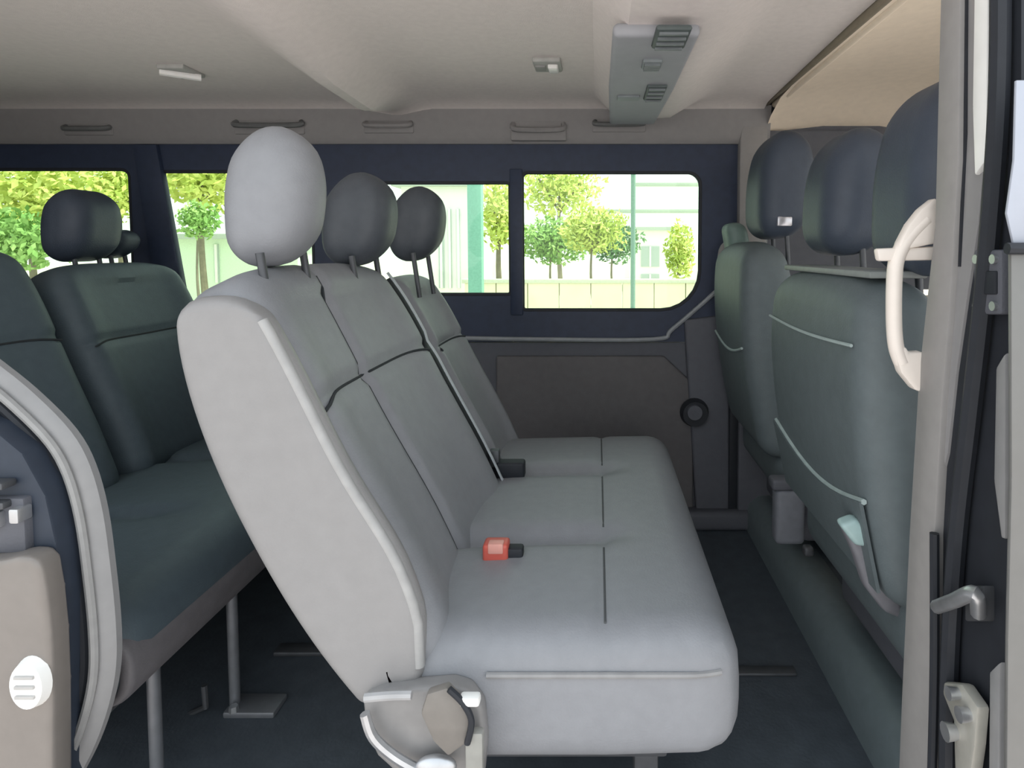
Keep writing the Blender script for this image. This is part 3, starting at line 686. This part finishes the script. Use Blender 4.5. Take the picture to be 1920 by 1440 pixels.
tree('hedge_plant', 'green shrub below the left side window behind the rear bench', 'bush', onimg(20, 450, 9.8), (.9, .45, .5), 1500, .07, L2, trunk=.03)
# low pale wall
lw = thing('garden_wall', 'low pale yellow garden wall across the road outside the front window pane', 'wall', (0, 12.1, -.46))
MW = mat('wall_cream', (.80, .76, .58), .8, var=.04, scale=3)
for i in range(8):
    x = -2.6+i*.62
    part(lw, 'panel', nbox((x, 12.0, -.46), (x+.605, 12.15, .36), .01), MW, False)
part(lw, 'coping', nbox((-2.65, 11.96, .36), (2.4, 12.2, .44), .01), mat('coping', (.62, .62, .5), .8))
# thin posts
pp = thing('post', 'thin dark green post standing outside the front window pane', 'post', onimg(1187, 640, 9.0)[:2]+(-.45,))
x = onimg(1187, 450, 9.0)[0]
GP = mat('post_green', (.20, .32, .26), .5); part(pp, 'shaft', ntube([(x, 9, -.45), (x, 9, 2.15)], .035, 10), GP); part(pp, 'cap', nbox((x-.05, 8.95, 2.15), (x+.05, 9.05, 2.19), .01), GP)
pp = thing('post', 'thick teal green post standing outside the rear pane of the divided window', 'post', onimg(892, 640, 8.0)[:2]+(-.45,))
x = onimg(892, 450, 8.0)[0]
GT = mat('post_teal', (.22, .45, .36), .5); part(pp, 'shaft', nbox((x-.09, 7.92, -.45), (x+.09, 8.08, 3.1), .01), GT); part(pp, 'base_plate', nbox((x-.14, 7.86, -.45), (x+.14, 8.14, -.41), .01), GT)
# white building with windows, far right
WB = mat('white_wall', (.86, .87, .84), .8, var=.03, scale=2)
WG = mat('window_grey', (.45, .50, .50), .3)
def building(lab, x0, x1, y, zt, wins, roof=.12, m=WB):
    t = thing('building', lab, 'building', ((x0+x1)/2, y, -.46))
    part(t, 'wall', nbox((x0, y, -.46), (x1, y+4, zt)), m, False)
    part(t, 'roof', nbox((x0-.2, y-.2, zt), (x1+.2, y+4.2, zt+roof)), mat('roof_grey', (.5, .54, .5), .8), False)
    for (a, b, c_, d_) in wins:
        f = part(t, 'window', nbox((a, y-.04, c_), (b, y+.01, d_)), WG, False)
        part(f, 'mullion', nbox(((a+b)/2-.03, y-.06, c_), ((a+b)/2+.03, y-.04, d_)), WB, False)
a = at(1180, 440, 22); b = at(1262, 550, 22)
building('small white building with grey windows seen behind the thin post', a.x, b.x+.1, 22, at(1200, 432, 22).z, [(at(1202, 480, 22).x, at(1236, 480, 22).x, at(1200, 500, 22).z, at(1200, 462, 22).z), (at(1202, 480, 22).x, at(1236, 480, 22).x, at(1200, 540, 22).z, at(1200, 514, 22).z)])
a = at(810, 360, 16); b = at(960, 560, 16)
building('white pilastered building seen beside the teal post', a.x-.8, at(880, 400, 16).x, 16, at(850, 350, 16).z, [(at(822, 400, 16).x, at(832, 400, 16).x, at(850, 540, 16).z, at(850, 392, 16).z), (at(840, 400, 16).x, at(846, 400, 16).x, at(850, 540, 16).z, at(850, 392, 16).z), (at(856, 400, 16).x, at(862, 400, 16).x, at(850, 540, 16).z, at(850, 392, 16).z)])
a = at(300, 440, 15); b = at(560, 560, 15)
building('pale greenish building seen low between pillar and light grey headrest', a.x-.3, b.x, 15, at(350, 448, 15).z, [(at(402, 450, 15).x, at(410, 450, 15).x, at(400, 530, 15).z, at(400, 458, 15).z)], m=mat('pale_green_wall', (.70, .82, .68), .8))
# overhead rail (horizontal bars) seen at the top of the front pane
bar = thing('carport_frame', 'pale horizontal carport bars high in the front window pane', 'frame', (at(1190, 640, 16).x, 16, -.46))
for py in (346, 396): 
    p = at(1110 if py == 396 else 1192, py, 16); q = at(1330, py, 16); part(bar, 'bar', nbox((p.x, 15.95, p.z-.05), (q.x, 16.05, p.z+.05), .01), mat('bar_grey', (.5, .55, .48), .7))
x = at(1325, 346, 16).x; part(bar, 'upright', nbox((x-.05, 15.95, -.46), (x+.05, 16.05, at(1300, 340, 16).z), .01), mat('bar_grey', (.5, .55, .48)))
